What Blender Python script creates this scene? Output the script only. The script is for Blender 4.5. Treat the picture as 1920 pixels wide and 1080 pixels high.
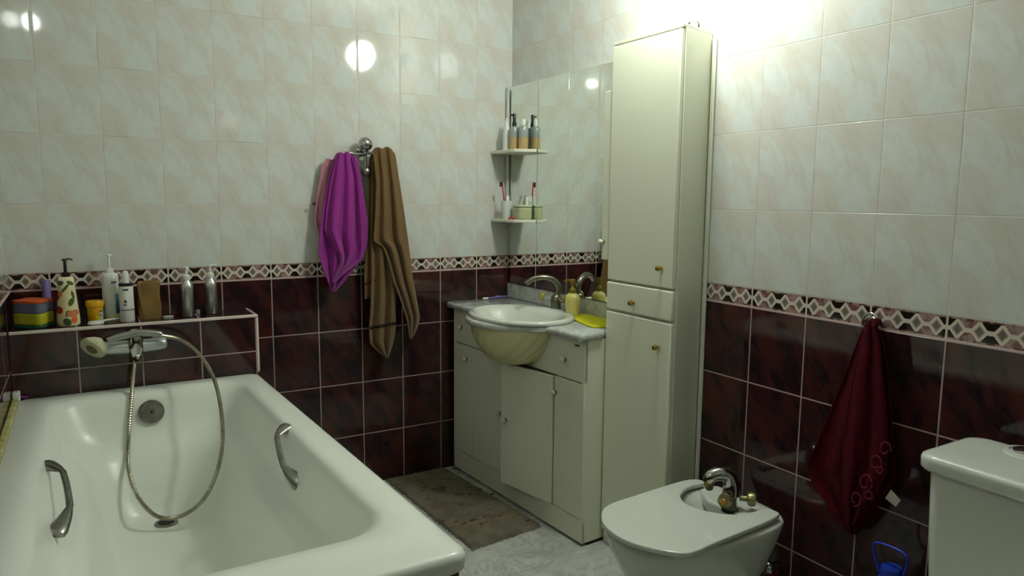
import bpy, bmesh, math, random
from mathutils import Vector, Matrix
random.seed(7)
C = bpy.context.scene.collection
for o in list(bpy.data.objects): bpy.data.objects.remove(o)
PI = math.pi

# ------------------------------------------------------------------ camera
FPX = 1340.8
YAW, PITCH, ROLL = .5411, -.1249, .008
CAM = Vector((-1.8862, -3.1527, 1.3561))
FW = Vector((math.sin(YAW)*math.cos(PITCH), math.cos(YAW)*math.cos(PITCH), math.sin(PITCH)))
RT0 = Vector((math.cos(YAW), -math.sin(YAW), 0)); UP0 = RT0.cross(FW)
RT = RT0*math.cos(ROLL)+UP0*math.sin(ROLL); UP = -RT0*math.sin(ROLL)+UP0*math.cos(ROLL)
cd = bpy.data.cameras.new('camera'); cam = bpy.data.objects.new('camera', cd); C.objects.link(cam)
cd.sensor_width = 36; cd.lens = 36*FPX/1920; cd.clip_start = .02
cam.matrix_world = Matrix(((RT.x, UP.x, -FW.x, CAM.x), (RT.y, UP.y, -FW.y, CAM.y), (RT.z, UP.z, -FW.z, CAM.z), (0, 0, 0, 1)))
bpy.context.scene.camera = cam

def hit(x, y, p, n):                        # where the sight line through a pixel meets a plane of the room
    d = FW+RT*((x-960)/FPX)-UP*((y-540)/FPX)
    return CAM+d*((Vector(p)-CAM).dot(Vector(n))/d.dot(Vector(n)))
def at_x(x, y, v): return hit(x, y, (v, 0, 0), (1, 0, 0))
def at_y(x, y, v): return hit(x, y, (0, v, 0), (0, 1, 0))
def at_z(x, y, v): return hit(x, y, (0, 0, v), (0, 0, 1))

# ------------------------------------------------------------------ world, exposure
w = bpy.data.worlds.new('world'); bpy.context.scene.world = w; w.use_nodes = True
w.node_tree.nodes['Background'].inputs[0].default_value = (.8, .9, .8, 1)
w.node_tree.nodes['Background'].inputs[1].default_value = .02
vs = bpy.context.scene.view_settings
vs.view_transform = 'Standard'; vs.look = 'None'; vs.gamma = 1; vs.exposure = 0; vs.use_curve_mapping = False
LAMP_A, LAMP_B = 122.0, 62.0

# ------------------------------------------------------------------ materials
def lin(c):
    return tuple(((v/255)/12.92 if v/255 <= .04045 else ((v/255+.055)/1.055)**2.4) for v in c)+(1.,)
MATS = {}
def mat(name, col, rough=.5, metal=0, var=.06, scale=30, bump=0, bscale=200, trans=0, spec=.5, sheen=0, col2=None, coat=0):
    if name in MATS: return MATS[name]
    m = bpy.data.materials.new(name); m.use_nodes = True; nt = m.node_tree; b = nt.nodes['Principled BSDF']
    c = lin(col); c2 = lin(col2) if col2 else tuple(max(0, v*(1-var)) for v in c[:3])+(1,)
    tc = nt.nodes.new('ShaderNodeTexCoord'); nz = nt.nodes.new('ShaderNodeTexNoise'); nz.inputs['Scale'].default_value = scale
    nz.inputs['Detail'].default_value = 4
    nt.links.new(tc.outputs['Object'], nz.inputs['Vector'])
    mx = nt.nodes.new('ShaderNodeMix'); mx.data_type = 'RGBA'; mx.inputs[6].default_value = c; mx.inputs[7].default_value = c2
    rp = nt.nodes.new('ShaderNodeMapRange'); rp.inputs[1].default_value = .35; rp.inputs[2].default_value = .65
    nt.links.new(nz.outputs['Fac'], rp.inputs[0]); nt.links.new(rp.outputs[0], mx.inputs[0])
    nt.links.new(mx.outputs[2], b.inputs['Base Color'])
    b.inputs['Roughness'].default_value = rough; b.inputs['Metallic'].default_value = metal
    b.inputs['Specular IOR Level'].default_value = spec; b.inputs['Transmission Weight'].default_value = trans
    b.inputs['Sheen Weight'].default_value = sheen; b.inputs['Coat Weight'].default_value = coat
    if bump:
        n2 = nt.nodes.new('ShaderNodeTexNoise'); n2.inputs['Scale'].default_value = bscale; n2.inputs['Detail'].default_value = 3
        nt.links.new(tc.outputs['Object'], n2.inputs['Vector'])
        bp = nt.nodes.new('ShaderNodeBump'); bp.inputs['Distance'].default_value = bump
        nt.links.new(n2.outputs['Fac'], bp.inputs['Height']); nt.links.new(bp.outputs[0], b.inputs['Normal'])
    MATS[name] = m; return m

class NB:                                   # tiny node-math builder
    def __init__(s, nt): s.nt = nt
    def m(s, op, *a, clamp=False):
        n = s.nt.nodes.new('ShaderNodeMath'); n.operation = op; n.use_clamp = clamp
        for i, v in enumerate(a):
            if isinstance(v, (int, float)): n.inputs[i].default_value = v
            else: s.nt.links.new(v, n.inputs[i])
        return n.outputs[0]
    def mix(s, f, a, b):
        n = s.nt.nodes.new('ShaderNodeMix'); n.data_type = 'RGBA'
        for i, v in ((0, f), (6, a), (7, b)):
            if isinstance(v, (int, float, tuple)): n.inputs[i].default_value = v
            else: s.nt.links.new(v, n.inputs[i])
        return n.outputs[2]
    def step(s, v, lo, hi):
        n = s.nt.nodes.new('ShaderNodeMapRange'); n.interpolation_type = 'SMOOTHSTEP'
        n.inputs[1].default_value = lo; n.inputs[2].default_value = hi; s.nt.links.new(v, n.inputs[0]); return n.outputs[0]
    def noise(s, x, y, z, scale, detail=3, rough=.55, dist=0):
        c = s.nt.nodes.new('ShaderNodeCombineXYZ')
        for i, v in enumerate((x, y, z)):
            if isinstance(v, (int, float)): c.inputs[i].default_value = v
            else: s.nt.links.new(v, c.inputs[i])
        n = s.nt.nodes.new('ShaderNodeTexNoise'); n.inputs['Scale'].default_value = scale
        n.inputs['Detail'].default_value = detail; n.inputs['Roughness'].default_value = rough; n.inputs['Distortion'].default_value = dist
        s.nt.links.new(c.outputs[0], n.inputs['Vector']); return n.outputs['Fac']

ZB, BH = 1.003, .066                         # underside and height of the patterned border row
def tile_mat(name, axis, sgn, off, tw=.2, hw=.2538, hd=.2523, zd=ZB, only_dark=False, vaxis='Z'):
    m = bpy.data.materials.new(name); m.use_nodes = True; nt = m.node_tree; n = NB(nt); b = nt.nodes['Principled BSDF']
    tc = nt.nodes.new('ShaderNodeTexCoord'); sp = nt.nodes.new('ShaderNodeSeparateXYZ'); nt.links.new(tc.outputs['Object'], sp.inputs[0])
    U = n.m('DIVIDE', n.m('ADD', n.m('MULTIPLY', sp.outputs[axis], sgn), off), tw)
    Zc = sp.outputs[vaxis]
    fu = n.m('FRACT', U); du = n.m('MULTIPLY', n.m('MINIMUM', fu, n.m('SUBTRACT', 1., fu)), tw)
    def rows(z0, h):
        zr = n.m('DIVIDE', n.m('SUBTRACT', Zc, z0), h); fz = n.m('FRACT', zr)
        return fz, n.m('MULTIPLY', n.m('MINIMUM', fz, n.m('SUBTRACT', 1., fz)), h), n.m('FLOOR', zr)
    def streaks(fz, h, kp, kq, sc, seed, **k):
        a = n.m('MULTIPLY', fu, tw); c = n.m('MULTIPLY', fz, h)
        p = n.m('ADD', n.m('MULTIPLY', a, .5*kp), n.m('MULTIPLY', c, -.87*kp))
        q = n.m('ADD', n.m('MULTIPLY', a, .87*kq), n.m('MULTIPLY', c, .5*kq))
        return n.noise(p, q, seed, sc, **k)
    # dark tiles
    fzd, dzd, rowd = rows(zd, hd)
    idt = n.m('ADD', n.m('MULTIPLY', n.m('FLOOR', U), 3.7), n.m('MULTIPLY', rowd, 1.9))
    sd = streaks(fzd, hd, 1., 2.6, 9, idt, detail=5, rough=.6, dist=.6)
    sd2 = streaks(fzd, hd, 1., 2.2, 5, n.m('ADD', idt, 31.), detail=2)
    cdk = n.mix(n.step(sd, .38, .62), lin((38, 26, 30)), lin((62, 33, 34)))
    cdk = n.mix(n.m('MULTIPLY', n.step(sd2, .5, .68), .7), cdk, lin((78, 38, 34)))
    gd = n.m('SUBTRACT', 1., n.step(n.m('MINIMUM', du, dzd), .0018, .0028))
    cdk = n.mix(gd, cdk, lin((168, 146, 142)))
    if only_dark:
        col, grout = cdk, gd
    else:
        fzw, dzw, _ = rows(ZB+BH, hw)
        sw = streaks(fzw, hw, 1., 2.4, 10, 4.2, detail=4, rough=.5, dist=.5)
        sw2 = streaks(fzw, hw, 1., 1.6, 5.5, 11.3, detail=2)
        sw3 = streaks(fzw, hw, 1., 5., 12, 2.7, detail=3, dist=.8)
        cw = n.mix(n.step(sw2, .45, .55), lin((208, 213, 208)), lin((206, 204, 194)))
        cw = n.mix(n.m('MULTIPLY', n.step(sw, .45, .7), .6), cw, lin((202, 197, 184)))
        cw = n.mix(n.m('MULTIPLY', n.step(sw3, .52, .7), .3), cw, lin((188, 182, 168)))
        gw = n.m('SUBTRACT', 1., n.step(n.m('MINIMUM', du, dzw), .0006, .0016))
        gn = n.noise(sp.outputs[0], sp.outputs[1], sp.outputs[2], 5, 2)
        cw = n.mix(n.m('MULTIPLY', gw, .65), cw, n.mix(n.step(gn, .46, .66), lin((212, 212, 200)), lin((160, 158, 142))))
        # patterned border
        v = n.m('DIVIDE', n.m('SUBTRACT', Zc, ZB), BH)
        vm = n.m('ABSOLUTE', n.m('DIVIDE', n.m('SUBTRACT', v, .52), .33))
        s4 = n.m('MULTIPLY', U, 4.); fs = n.m('FRACT', s4); a = n.m('MULTIPLY', n.m('ABSOLUTE', n.m('SUBTRACT', fs, .5)), 2.)
        g = n.m('MAXIMUM', 0., n.m('SUBTRACT', 1.06, n.m('DIVIDE', a, .66)))
        net = n.m('SUBTRACT', 1., n.step(n.m('ABSOLUTE', n.m('SUBTRACT', vm, g)), .22, .31))
        inner = n.step(n.m('SUBTRACT', g, vm), .24, .34)
        idx = n.m('MODULO', n.m('FLOOR', n.m('ADD', s4, .5)), 2.)
        idx = n.m('ABSOLUTE', idx)
        bn = n.noise(sp.outputs[0], sp.outputs[1], sp.outputs[2], 45, 3)
        pink = n.mix(n.step(bn, .4, .62), lin((120, 84, 74)), lin((158, 134, 128)))
        cb = n.mix(idx, lin((34, 28, 22)), pink)
        cb = n.mix(inner, cb, n.mix(n.step(n.m('SUBTRACT', g, vm), .35, .6), lin((150, 148, 134)), lin((112, 104, 92))))
        cb = n.mix(net, cb, lin((214, 200, 188)))
        line = n.mix(n.step(bn, .42, .55), lin((84, 56, 50)), lin((160, 130, 126)))
        cb = n.mix(n.m('GREATER_THAN', n.m('ABSOLUTE', n.m('SUBTRACT', v, .52)), .37), cb, line)
        cb = n.mix(n.m('LESS_THAN', v, .075), cb, lin((208, 184, 180)))
        cb = n.mix(n.m('GREATER_THAN', v, .96), cb, lin((200, 196, 180)))
        gb = n.m('SUBTRACT', 1., n.step(du, .0022, .0034)); cb = n.mix(gb, cb, lin((206, 196, 184)))
        isw = n.m('GREATER_THAN', Zc, ZB+BH); isd = n.m('LESS_THAN', Zc, ZB)
        col = n.mix(isw, n.mix(isd, cb, cdk), cw)
        grout = n.m('ADD', n.m('MULTIPLY', isw, gw), n.m('MULTIPLY', n.m('SUBTRACT', 1., isw), n.m('MULTIPLY', isd, gd)))
    nt.links.new(col, b.inputs['Base Color'])
    rg = n.m('ADD', .055, n.m('MULTIPLY', grout, .45)); nt.links.new(rg, b.inputs['Roughness'])
    b.inputs['Specular IOR Level'].default_value = .5
    wob = n.noise(sp.outputs[0], sp.outputs[1], sp.outputs[2], 7, 1)
    pil = n.m('MULTIPLY', n.step(du, 0., .008), .35)
    hgt = n.m('ADD', n.m('ADD', n.m('MULTIPLY', grout, -1.), n.m('MULTIPLY', wob, .5)), pil)
    bp = nt.nodes.new('ShaderNodeBump'); bp.inputs['Distance'].default_value = .0009; bp.inputs['Strength'].default_value = .8
    nt.links.new(hgt, bp.inputs['Height']); nt.links.new(bp.outputs[0], b.inputs['Normal'])
    return m

M_enamel = mat('white_enamel', (234, 238, 228), .3, var=.02, scale=3, coat=.15)
M_porc = mat('white_porcelain', (214, 218, 208), .12, var=.03, scale=4, coat=.5)
M_cream = mat('cream_porcelain', (222, 218, 168), .18, var=.08, scale=8)
M_lam = mat('cream_laminate', (230, 232, 210), .42, var=.03, scale=3)
M_lam_edge = mat('pale_laminate_edge', (216, 218, 198), .4, var=.04, scale=5)
M_chrome = mat('chrome', (190, 190, 188), .1, 1, var=.25, scale=20)
M_steel = mat('brushed_steel', (150, 150, 140), .3, 1, var=.3, scale=30)
M_dull = mat('dull_chrome', (150, 148, 130), .28, 1, var=.4, scale=60)
M_alu = mat('brushed_aluminium', (200, 200, 198), .32, 1, var=.1, scale=90)
M_brass = mat('brass', (190, 160, 70), .25, 1, var=.3, scale=60)
M_amber = mat('amber_plastic', (190, 130, 30), .3, var=.2)
M_black = mat('black_plastic', (22, 22, 24), .35)
M_whitep = mat('white_plastic', (222, 224, 214), .35, var=.04)
M_trimw = mat('white_tile_trim', (222, 206, 200), .35, var=.1, scale=14)
M_grey = mat('grey_plastic', (150, 156, 156), .35)
M_ivory = mat('ivory_plastic', (196, 198, 160), .35, var=.1)
M_dark = mat('dark_hole', (14, 14, 12), .7)

# ------------------------------------------------------------------ mesh helpers
def obj(name, bm, m, parent=None, smooth=True, bevel=0, sub=0, solid=0, angle=40):
    bmesh.ops.recalc_face_normals(bm, faces=bm.faces[:])
    me = bpy.data.meshes.new(name); bm.to_mesh(me); bm.free()
    o = bpy.data.objects.new(name, me); C.objects.link(o)
    if m: me.materials.append(m)
    if smooth:
        for p in me.polygons: p.use_smooth = True
        if hasattr(me, 'set_sharp_from_angle'): me.set_sharp_from_angle(angle=math.radians(angle))
    if solid:
        md = o.modifiers.new('solid', 'SOLIDIFY'); md.thickness = solid; md.offset = 0
    if bevel:
        md = o.modifiers.new('bevel', 'BEVEL'); md.width = bevel; md.segments = 3; md.limit_method = 'ANGLE'
    if sub:
        md = o.modifiers.new('sub', 'SUBSURF'); md.levels = sub; md.render_levels = sub
    if parent: o.parent = parent
    return o
def thing(name, label, cat, loc=(0, 0, 0), rotz=0, group=None):
    o = bpy.data.objects.new(name, None); C.objects.link(o); o.empty_display_size = .05
    o.location = loc; o.rotation_euler = (0, 0, rotz); o['label'] = label; o['category'] = cat
    if group: o['group'] = group
    return o
def tag(o, label, cat, group=None):
    o['label'] = label; o['category'] = cat
    if group: o['group'] = group
    return o
def struct(name, bm, m, **k):
    o = obj(name, bm, m, **k); o['kind'] = 'structure'; return o
def BM(): return bmesh.new()
def box(x0, x1, y0, y1, z0, z1, bm=None, mtx=None):
    bm = bm or BM()
    vs = [bm.verts.new(Vector(p) if mtx is None else mtx @ Vector(p)) for p in
          ((x0, y0, z0), (x1, y0, z0), (x1, y1, z0), (x0, y1, z0), (x0, y0, z1), (x1, y0, z1), (x1, y1, z1), (x0, y1, z1))]
    for f in ((0, 3, 2, 1), (4, 5, 6, 7), (0, 1, 5, 4), (1, 2, 6, 5), (2, 3, 7, 6), (3, 0, 4, 7)): bm.faces.new([vs[i] for i in f])
    return bm
def loft(rings, bm=None, cap0=True, cap1=True, closed=True):
    bm = bm or BM(); R = [[bm.verts.new(p) for p in r] for r in rings]; n = len(R[0])
    for a, b in zip(R, R[1:]):
        for i in range(n if closed else n-1):
            j = (i+1) % n; bm.faces.new((a[i], a[j], b[j], b[i]))
    if cap0: bm.faces.new(R[0][::-1])
    if cap1: bm.faces.new(R[-1])
    return bm
def frame(d):
    d = Vector(d).normalized(); a = Vector((0, 0, 1)) if abs(d.z) < .9 else Vector((1, 0, 0))
    x = a.cross(d).normalized(); return x, d.cross(x), d
def lathe(prof, bm=None, at=(0, 0, 0), axis=(0, 0, 1), n=28, sx=1, sy=1):
    x, y, d = frame(axis); at = Vector(at)
    if abs(Vector(axis).normalized().z) > .999: x, y, d = Vector((1, 0, 0)), Vector((0, 1, 0)), Vector((0, 0, 1 if Vector(axis).z > 0 else -1))
    return loft([[at+x*(max(r, 1e-4)*sx*math.cos(2*PI*i/n))+y*(max(r, 1e-4)*sy*math.sin(2*PI*i/n))+d*z for i in range(n)] for r, z in prof], bm)
def catmull(pts, k=8):
    P = [Vector(p) for p in pts]; P = [P[0]*2-P[1]]+P+[P[-1]*2-P[-2]]; out = []
    for i in range(1, len(P)-2):
        a, b, c, d = P[i-1:i+3]
        for j in range(k):
            t = j/k; out.append(.5*((2*b)+(c-a)*t+(2*a-5*b+4*c-d)*t*t+(-a+3*b-3*c+d)*t**3))
    out.append(P[-2]); return out
def tube(pts, r, bm=None, n=12, k=8, smooth=True, flat=1):
    P = catmull(pts, k) if smooth else [Vector(p) for p in pts]
    rr = r if callable(r) else (lambda t: r)
    rings = []; ref = None
    for i, p in enumerate(P):
        d = (P[min(i+1, len(P)-1)]-P[max(i-1, 0)]).normalized()
        if ref is None: ref = frame(d)[0]
        x = (ref-d*ref.dot(d)).normalized(); ref = x; y = d.cross(x); q = rr(i/(len(P)-1))
        rings.append([p+x*(q*math.cos(2*PI*a/n))+y*(q*flat*math.sin(2*PI*a/n)) for a in range(n)])
    return loft(rings, bm)
def ball(c, r, bm=None, sx=1, sy=1, sz=1, n=20):
    c = Vector(c)
    return loft([[c+Vector((r*sx*max(1e-3, math.sin(PI*k/12))*math.cos(2*PI*i/n), r*sy*max(1e-3, math.sin(PI*k/12))*math.sin(2*PI*i/n), -r*sz*math.cos(PI*k/12))) for i in range(n)] for k in range(13)], bm)
def prism(poly, z0, z1, bm=None):
    return loft([[(x, y, z0) for x, y in poly], [(x, y, z1) for x, y in poly]], bm)

# ------------------------------------------------------------------ the room
XL, YF, ZC = -2.125, -3.75, 2.6
T_back = tile_mat('back_wall_tiles', 0, 1, 4.0+.0)
T_right = tile_mat('right_wall_tiles', 1, -1, .2079*20-1.5546, tw=.2079)
T_side = tile_mat('left_wall_tiles', 1, 1, 4.0)
T_ledge = tile_mat('ledge_tiles', 0, 1, 4.0+.163-.2, tw=.204, hd=.25, zd=.737+.0, only_dark=True)
T_ledget = tile_mat('ledge_top_tiles', 0, 1, 4.0+.163-.2, tw=.204, hd=.5, zd=-1.5, only_dark=True, vaxis='Y')
T_panel = tile_mat('bath_panel_tiles', 1, 1, 4.0, only_dark=True)
T_panelx = tile_mat('bath_end_tiles', 0, 1, 4.0, only_dark=True)
struct('wall_back', box(XL-.1, .1, 0, .1, 0, ZC), T_back, smooth=False)
struct('wall_right', box(0, .1, YF, 0, 0, ZC), T_right, smooth=False)
struct('wall_left', box(XL-.1, XL, YF, 0, 0, ZC), T_side, smooth=False)
struct('wall_front', box(XL-.1, .1, YF-.1, YF, 0, ZC), T_back, smooth=False)
struct('ceiling', box(XL-.1, .1, YF-.1, .1, ZC, ZC+.1), mat('ceiling_paint', (212, 214, 204), .8, var=.04), smooth=False)

def floor_mat():
    m = bpy.data.materials.new('floor_marble_tiles'); m.use_nodes = True; nt = m.node_tree; n = NB(nt); b = nt.nodes['Principled BSDF']
    tc = nt.nodes.new('ShaderNodeTexCoord'); sp = nt.nodes.new('ShaderNodeSeparateXYZ'); nt.links.new(tc.outputs['Object'], sp.inputs[0])
    x, y = sp.outputs[0], sp.outputs[1]
    a = n.noise(x, y, 0, 7, 6, .65, 1.6); c = n.noise(x, y, 4, 3.5, 4, .6, 1)
    vein = n.m('SUBTRACT', 1., n.step(n.m('ABSOLUTE', n.m('SUBTRACT', a, .5)), .0, .05))
    col = n.mix(n.step(c, .35, .65), lin((208, 210, 204)), lin((178, 182, 176)))
    col = n.mix(n.m('MULTIPLY', vein, .45), col, lin((136, 142, 138)))
    fx = n.m('FRACT', n.m('DIVIDE', n.m('ADD', x, 4.1), .333)); fy = n.m('FRACT', n.m('DIVIDE', n.m('ADD', y, 4.06), .333))
    d = n.m('MULTIPLY', n.m('MINIMUM', n.m('MINIMUM', fx, n.m('SUBTRACT', 1., fx)), n.m('MINIMUM', fy, n.m('SUBTRACT', 1., fy))), .333)
    g = n.m('SUBTRACT', 1., n.step(d, .001, .002)); col = n.mix(n.m('MULTIPLY', g, .6), col, lin((150, 148, 138)))
    nt.links.new(col, b.inputs['Base Color']); b.inputs['Roughness'].default_value = .3
    return m
struct('floor', box(XL-.1, .1, YF-.1, .1, -.1, 0), floor_mat(), smooth=False)
# pale strip closing the joint behind the tall cabinet
struct('trim_1', box(-.010, -.001, -1.358, -1.3405, 0, 1.90), M_lam_edge, bevel=.003)
struct('trim_2', box(XL, XL+.004, -3.7, 0, 1.003, 1.008), M_trimw)

# ------------------------------------------------------------------ wall globe lamps
def globe_lamp(c, r, strength, side, label):
    e = thing('globe_wall_lamp', label, 'wall lamp', (c[0], c[1], c[2]))
    m = bpy.data.materials.new('lit_glass_globe'); m.use_nodes = True; nt = m.node_tree
    b = nt.nodes['Principled BSDF']; b.inputs['Emission Color'].default_value = (.95, 1., .93, 1); b.inputs['Emission Strength'].default_value = strength
    b.inputs['Base Color'].default_value = (.9, .9, .88, 1)
    obj('glass_globe', ball((0, 0, 0), r, n=32), m, e)
    d = (0 if side > 0 else XL)-c[0]
    bm = tube([(d*.98, 0, 0), (d*.98-math.copysign(.01, d), 0, 0)], .05, smooth=False, n=24)
    tube([(d*.97, 0, 0), (math.copysign(r*.9, d), 0, 0)], .012, bm, smooth=False)
    obj('wall_mount', bm, M_chrome, e)
    return e
globe_lamp((-.30, -1.38, 2.25), .083, LAMP_A, 1, 'round lit globe lamp on the right wall above the tall cabinet')
globe_lamp((-2.075, -2.03, 2.36), .040, LAMP_B, -1, 'small round lit globe lamp on the left wall above the bathtub')

# ------------------------------------------------------------------ bathtub
TY0, TY1 = -.202, -1.945
def xr(y): return -1.311+(TY0-y)*.0357
def ring(il, ir, yf, yn, rad, z, n=12):
    """rounded rectangle; il / ir = inset from left and right rim edges"""
    pts = []
    def P(x, y): return (x, y)
    xl = XL+.006+il
    cs = [(1, yf-rad, 0), (0, yf-rad, 90), (0, yn+rad, 180), (1, yn+rad, 270)]
    for right, cy, a0 in cs:
        for i in range(n+1):
            a = math.radians(a0+90*i/n)
            if right: x = xr(cy)-ir-rad+rad*math.cos(a)
            else: x = xl+rad+rad*math.cos(a)
            pts.append((x, cy+rad*math.sin(a), z))
    return pts
rings = [ring(.012, .012, TY0-.004, TY1+.012, .03, .604), ring(.002, .002, TY0, TY1+.002, .035, .612), ring(0, 0, TY0, TY1, .035, .634),
         ring(.004, .004, TY0-.004, TY1+.004, .033, .645), ring(.014, .014, TY0-.014, TY1+.014, .03, .650),
         ring(.06, .06, -.26, TY1+.14, .08, .651), ring(.085, .078, -.282, TY1+.172, .1, .649),
         ring(.098, .092, -.294, TY1+.19, .105, .640), ring(.108, .103, -.305, TY1+.20, .11, .615),
         ring(.128, .125, -.325, TY1+.225, .12, .545), ring(.142, .14, -.342, TY1+.25, .125, .50), ring(.168, .168, -.36, TY1+.29, .13, .478),
         ring(.192, .192, -.385, TY1+.34, .13, .462), ring(.206, .208, -.41, TY1+.38, .13, .43), ring(.228, .232, -.45, TY1+.46, .13, .34),
         ring(.25, .256, -.485, TY1+.54, .13, .275), ring(.275, .28, -.50, TY1+.6, .12, .252), ring(.33, .33, -.53, TY1+.7, .08, .247)]
tub = thing('bathtub', 'white enamelled bathtub with two metal grab handles built into dark tiles', 'bathtub')
obj('tub_body', loft(rings, cap0=False), M_enamel, tub, angle=180)
def disc_on(name, c, nrm, prof, m, p): return obj(name, lathe(prof, at=c, axis=nrm), m, p)
ov = disc_on('overflow_cover', (-1.708, -.324, .577), (0, -.95, .25), [(0, 0), (.04, 0), (.043, .006), (.038, .011), (.012, .013), (.011, .011), (0, .011)], M_steel, tub)
obj('screw', lathe([(0, 0), (.005, 0), (.004, .003), (0, .003)], at=(-1.708, -.338, .581), axis=(0, -.95, .25)), M_dark, ov)
dr = disc_on('drain', (-1.697, -.562, .2475), (0, 0, 1), [(0, 0), (.037, 0), (.036, .004), (.028, .005), (.026, .002), (0, .002)], M_steel, tub)
obj('drain_hole', lathe([(0, 0), (.025, 0), (.025, .002), (0, .002)], at=(-1.697, -.562, .2495)), M_dark, dr)
def handle(a, b, out, label=None):
    a, b, out = Vector(a), Vector(b), Vector(out).normalized(); d = (b-a); L = d.length; d.normalize(); w = d.cross(out)
    # bracket feet at both ends, flat grip between them
    pts = [a-out*.003, a+d*L*.03+out*.008, a+d*L*.13+out*.028, a+d*L*.22+out*.042, a+d*L*.26+out*.045, a+d*L*.5+out*.047, a+d*L*.72+out*.045, a+d*L*.77+out*.042, a+d*L*.87+out*.028, a+d*L*.97+out*.008, b-out*.003]
    def rr(t):
        e = abs(t-.5)*2; return .0085+(.019*(e-.4)/.45 if .4 < e < .85 else (.019*(1-(e-.85)/.15*.9) if e >= .85 else 0))
    return obj('grab_handle', tube(pts, rr, flat=.5, n=14, k=3), M_steel, tub)
handle(at_x(80, 872, -2.018), at_x(101, 1003, -1.987), (.9, 0, .35))
handle(at_x(540, 800, -1.370), at_x(566, 908, -1.388), (-.9, 0, .35))
# tiled panels round the tub
def pan_x(y): return xr(y)-.02
bm = BM()
loft([[(pan_x(TY0), TY0, 0), (pan_x(TY1)-.0, TY1+.02, 0), (pan_x(TY1), TY1+.02, .606), (pan_x(TY0), TY0, .606)],
      [(pan_x(TY0)-.03, TY0, 0), (pan_x(TY1)-.03, TY1+.02, 0), (pan_x(TY1)-.03, TY1+.02, .606), (pan_x(TY0)-.03, TY0, .606)]], bm)
bp_ = thing('bath_surround', 'dark red tiled panel under the rim of the bathtub', 'bath panel')
obj('side_panel', bm, T_panel, bp_, smooth=False)
obj('end_panel', box(XL+.003, pan_x(TY1)-.03, TY1+.02, TY1+.05, 0, .606), T_panelx, bp_, smooth=False)
# sealing strip along the left wall
bm = box(XL+.0005, XL+.02, -1.93, -.245, .651, .664)
st = tag(obj('sealing_strip', bm, mat('yellowed_plastic', (206, 204, 140), .5, col2=(160, 150, 84), scale=25), bevel=.005), 'yellowed sealing strip between the bathtub rim and the left wall', 'sealing strip')
obj('end_cap', box(XL+.001, XL+.024, -.245, -.205, .651, .682), M_whitep, st, bevel=.004)
tag(obj('hair_clip', loft([[(-2.112+.034*i/6, -.214+.006*math.sin(a), .6585+.0055*math.cos(a)+.002*math.sin(i)) for a in [2*PI*k/8 for k in range(8)]] for i in range(7)]),
        mat('purple_plastic', (120, 30, 120), .4)), 'tiny purple plastic clip on the far left corner of the bathtub rim', 'hair clip')

# ------------------------------------------------------------------ tiled ledge
LZ, LY, LX = .884, -.2, -1.304
le = thing('tiled_ledge', 'dark red tiled ledge with white edge trim at the foot of the bathtub', 'ledge')
obj('ledge_front', box(XL+.002, LX, LY, -.002, 0, LZ-.002), T_ledge, le, smooth=False)
obj('ledge_top', box(XL+.002, LX, LY+.0, -.002, LZ-.0019, LZ), T_ledget, le, smooth=False)
e1 = box(XL+.002, LX+.003, LY-.004, LY+.005, LZ-.009, LZ+.003); obj('edge_trim', e1, M_trimw, le, bevel=.003)
obj('edge_trim', box(LX-.006, LX+.004, LY-.004, LY+.005, .652, LZ-.009), M_trimw, le, bevel=.003)
obj('edge_trim', box(LX-.004, LX+.002, LY+.005, -.002, LZ-.003, LZ+.001), M_trimw, le, bevel=.001)

# ------------------------------------------------------------------ bath mixer, hand shower
mx = thing('bath_mixer', 'chrome bath mixer tap on the dark tiled ledge front', 'tap', (-1.745, LY, .82))
for sx_ in (-.075, .075): obj('wall_rose', lathe([(0, 0), (.028, 0), (.03, .004), (.028, .03), (.02, .045)], at=(sx_, 0, 0), axis=(0, -1, 0)), M_chrome, mx)
obj('mixer_body', tube([(-.115, -.06, -.006), (-.1, -.06, -.006), (-.04, -.062, -.008), (.04, -.062, -.008), (.09, -.06, -.006), (.105, -.06, -.006)], lambda t: .012+.013*math.sin(PI*t)**.5, n=18), M_grey if False else mat('satin_chrome', (196, 202, 204), .32, .6, var=.1), mx)
obj('cartridge', lathe([(0, -.045), (.016, -.045), (.022, -.03), (.027, -.012), (.027, .02), (.022, .038), (.02, .05), (.012, .056), (0, .058)], at=(.002, -.075, 0)), M_chrome, mx)
obj('lever', tube([(.0, -.085, .05), (-.03, -.095, .045), (-.085, -.10, .03)], lambda t: .010-.003*t, flat=.6), M_chrome, mx)
obj('spout', tube([(.002, -.075, -.03), (.004, -.085, -.045), (.004, -.088, -.062)], .0125), M_chrome, mx)
obj('shower_cradle', box(-.018, .022, -.10, -.06, .035, .05), M_chrome, mx, bevel=.006)
obj('side_knob', lathe([(0, 0), (.015, 0), (.02, .008), (.018, .022), (0, .028)], at=(-.105, -.062, -.012), axis=(-1, 0, 0)), M_ivory, mx)
hs = thing('hand_shower', 'ivory headed hand shower lying across the bath mixer with a looped steel hose', 'shower head', (-1.745, -.29, .866))
H0 = Vector((-1.745, -.29, .866))
def rel(p): return Vector(p)-H0
obj('handle', tube([rel((-1.835, -.312, .850)), rel((-1.79, -.300, .858)), rel((-1.73, -.292, .864)), rel((-1.672, -.290, .856)), rel((-1.655, -.290, .848))], lambda t: .009+.004*math.sin(PI*t)), M_chrome, hs)
hc = rel((-1.87, -.325, .838))
obj('shower_head', lathe([(0, -.028), (.012, -.028), (.025, -.018), (.041, 0), (.045, .010), (.042, .018), (.0, .021)], at=hc, axis=(-.55, -.55, -.55), n=32), M_ivory, hs)
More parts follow.
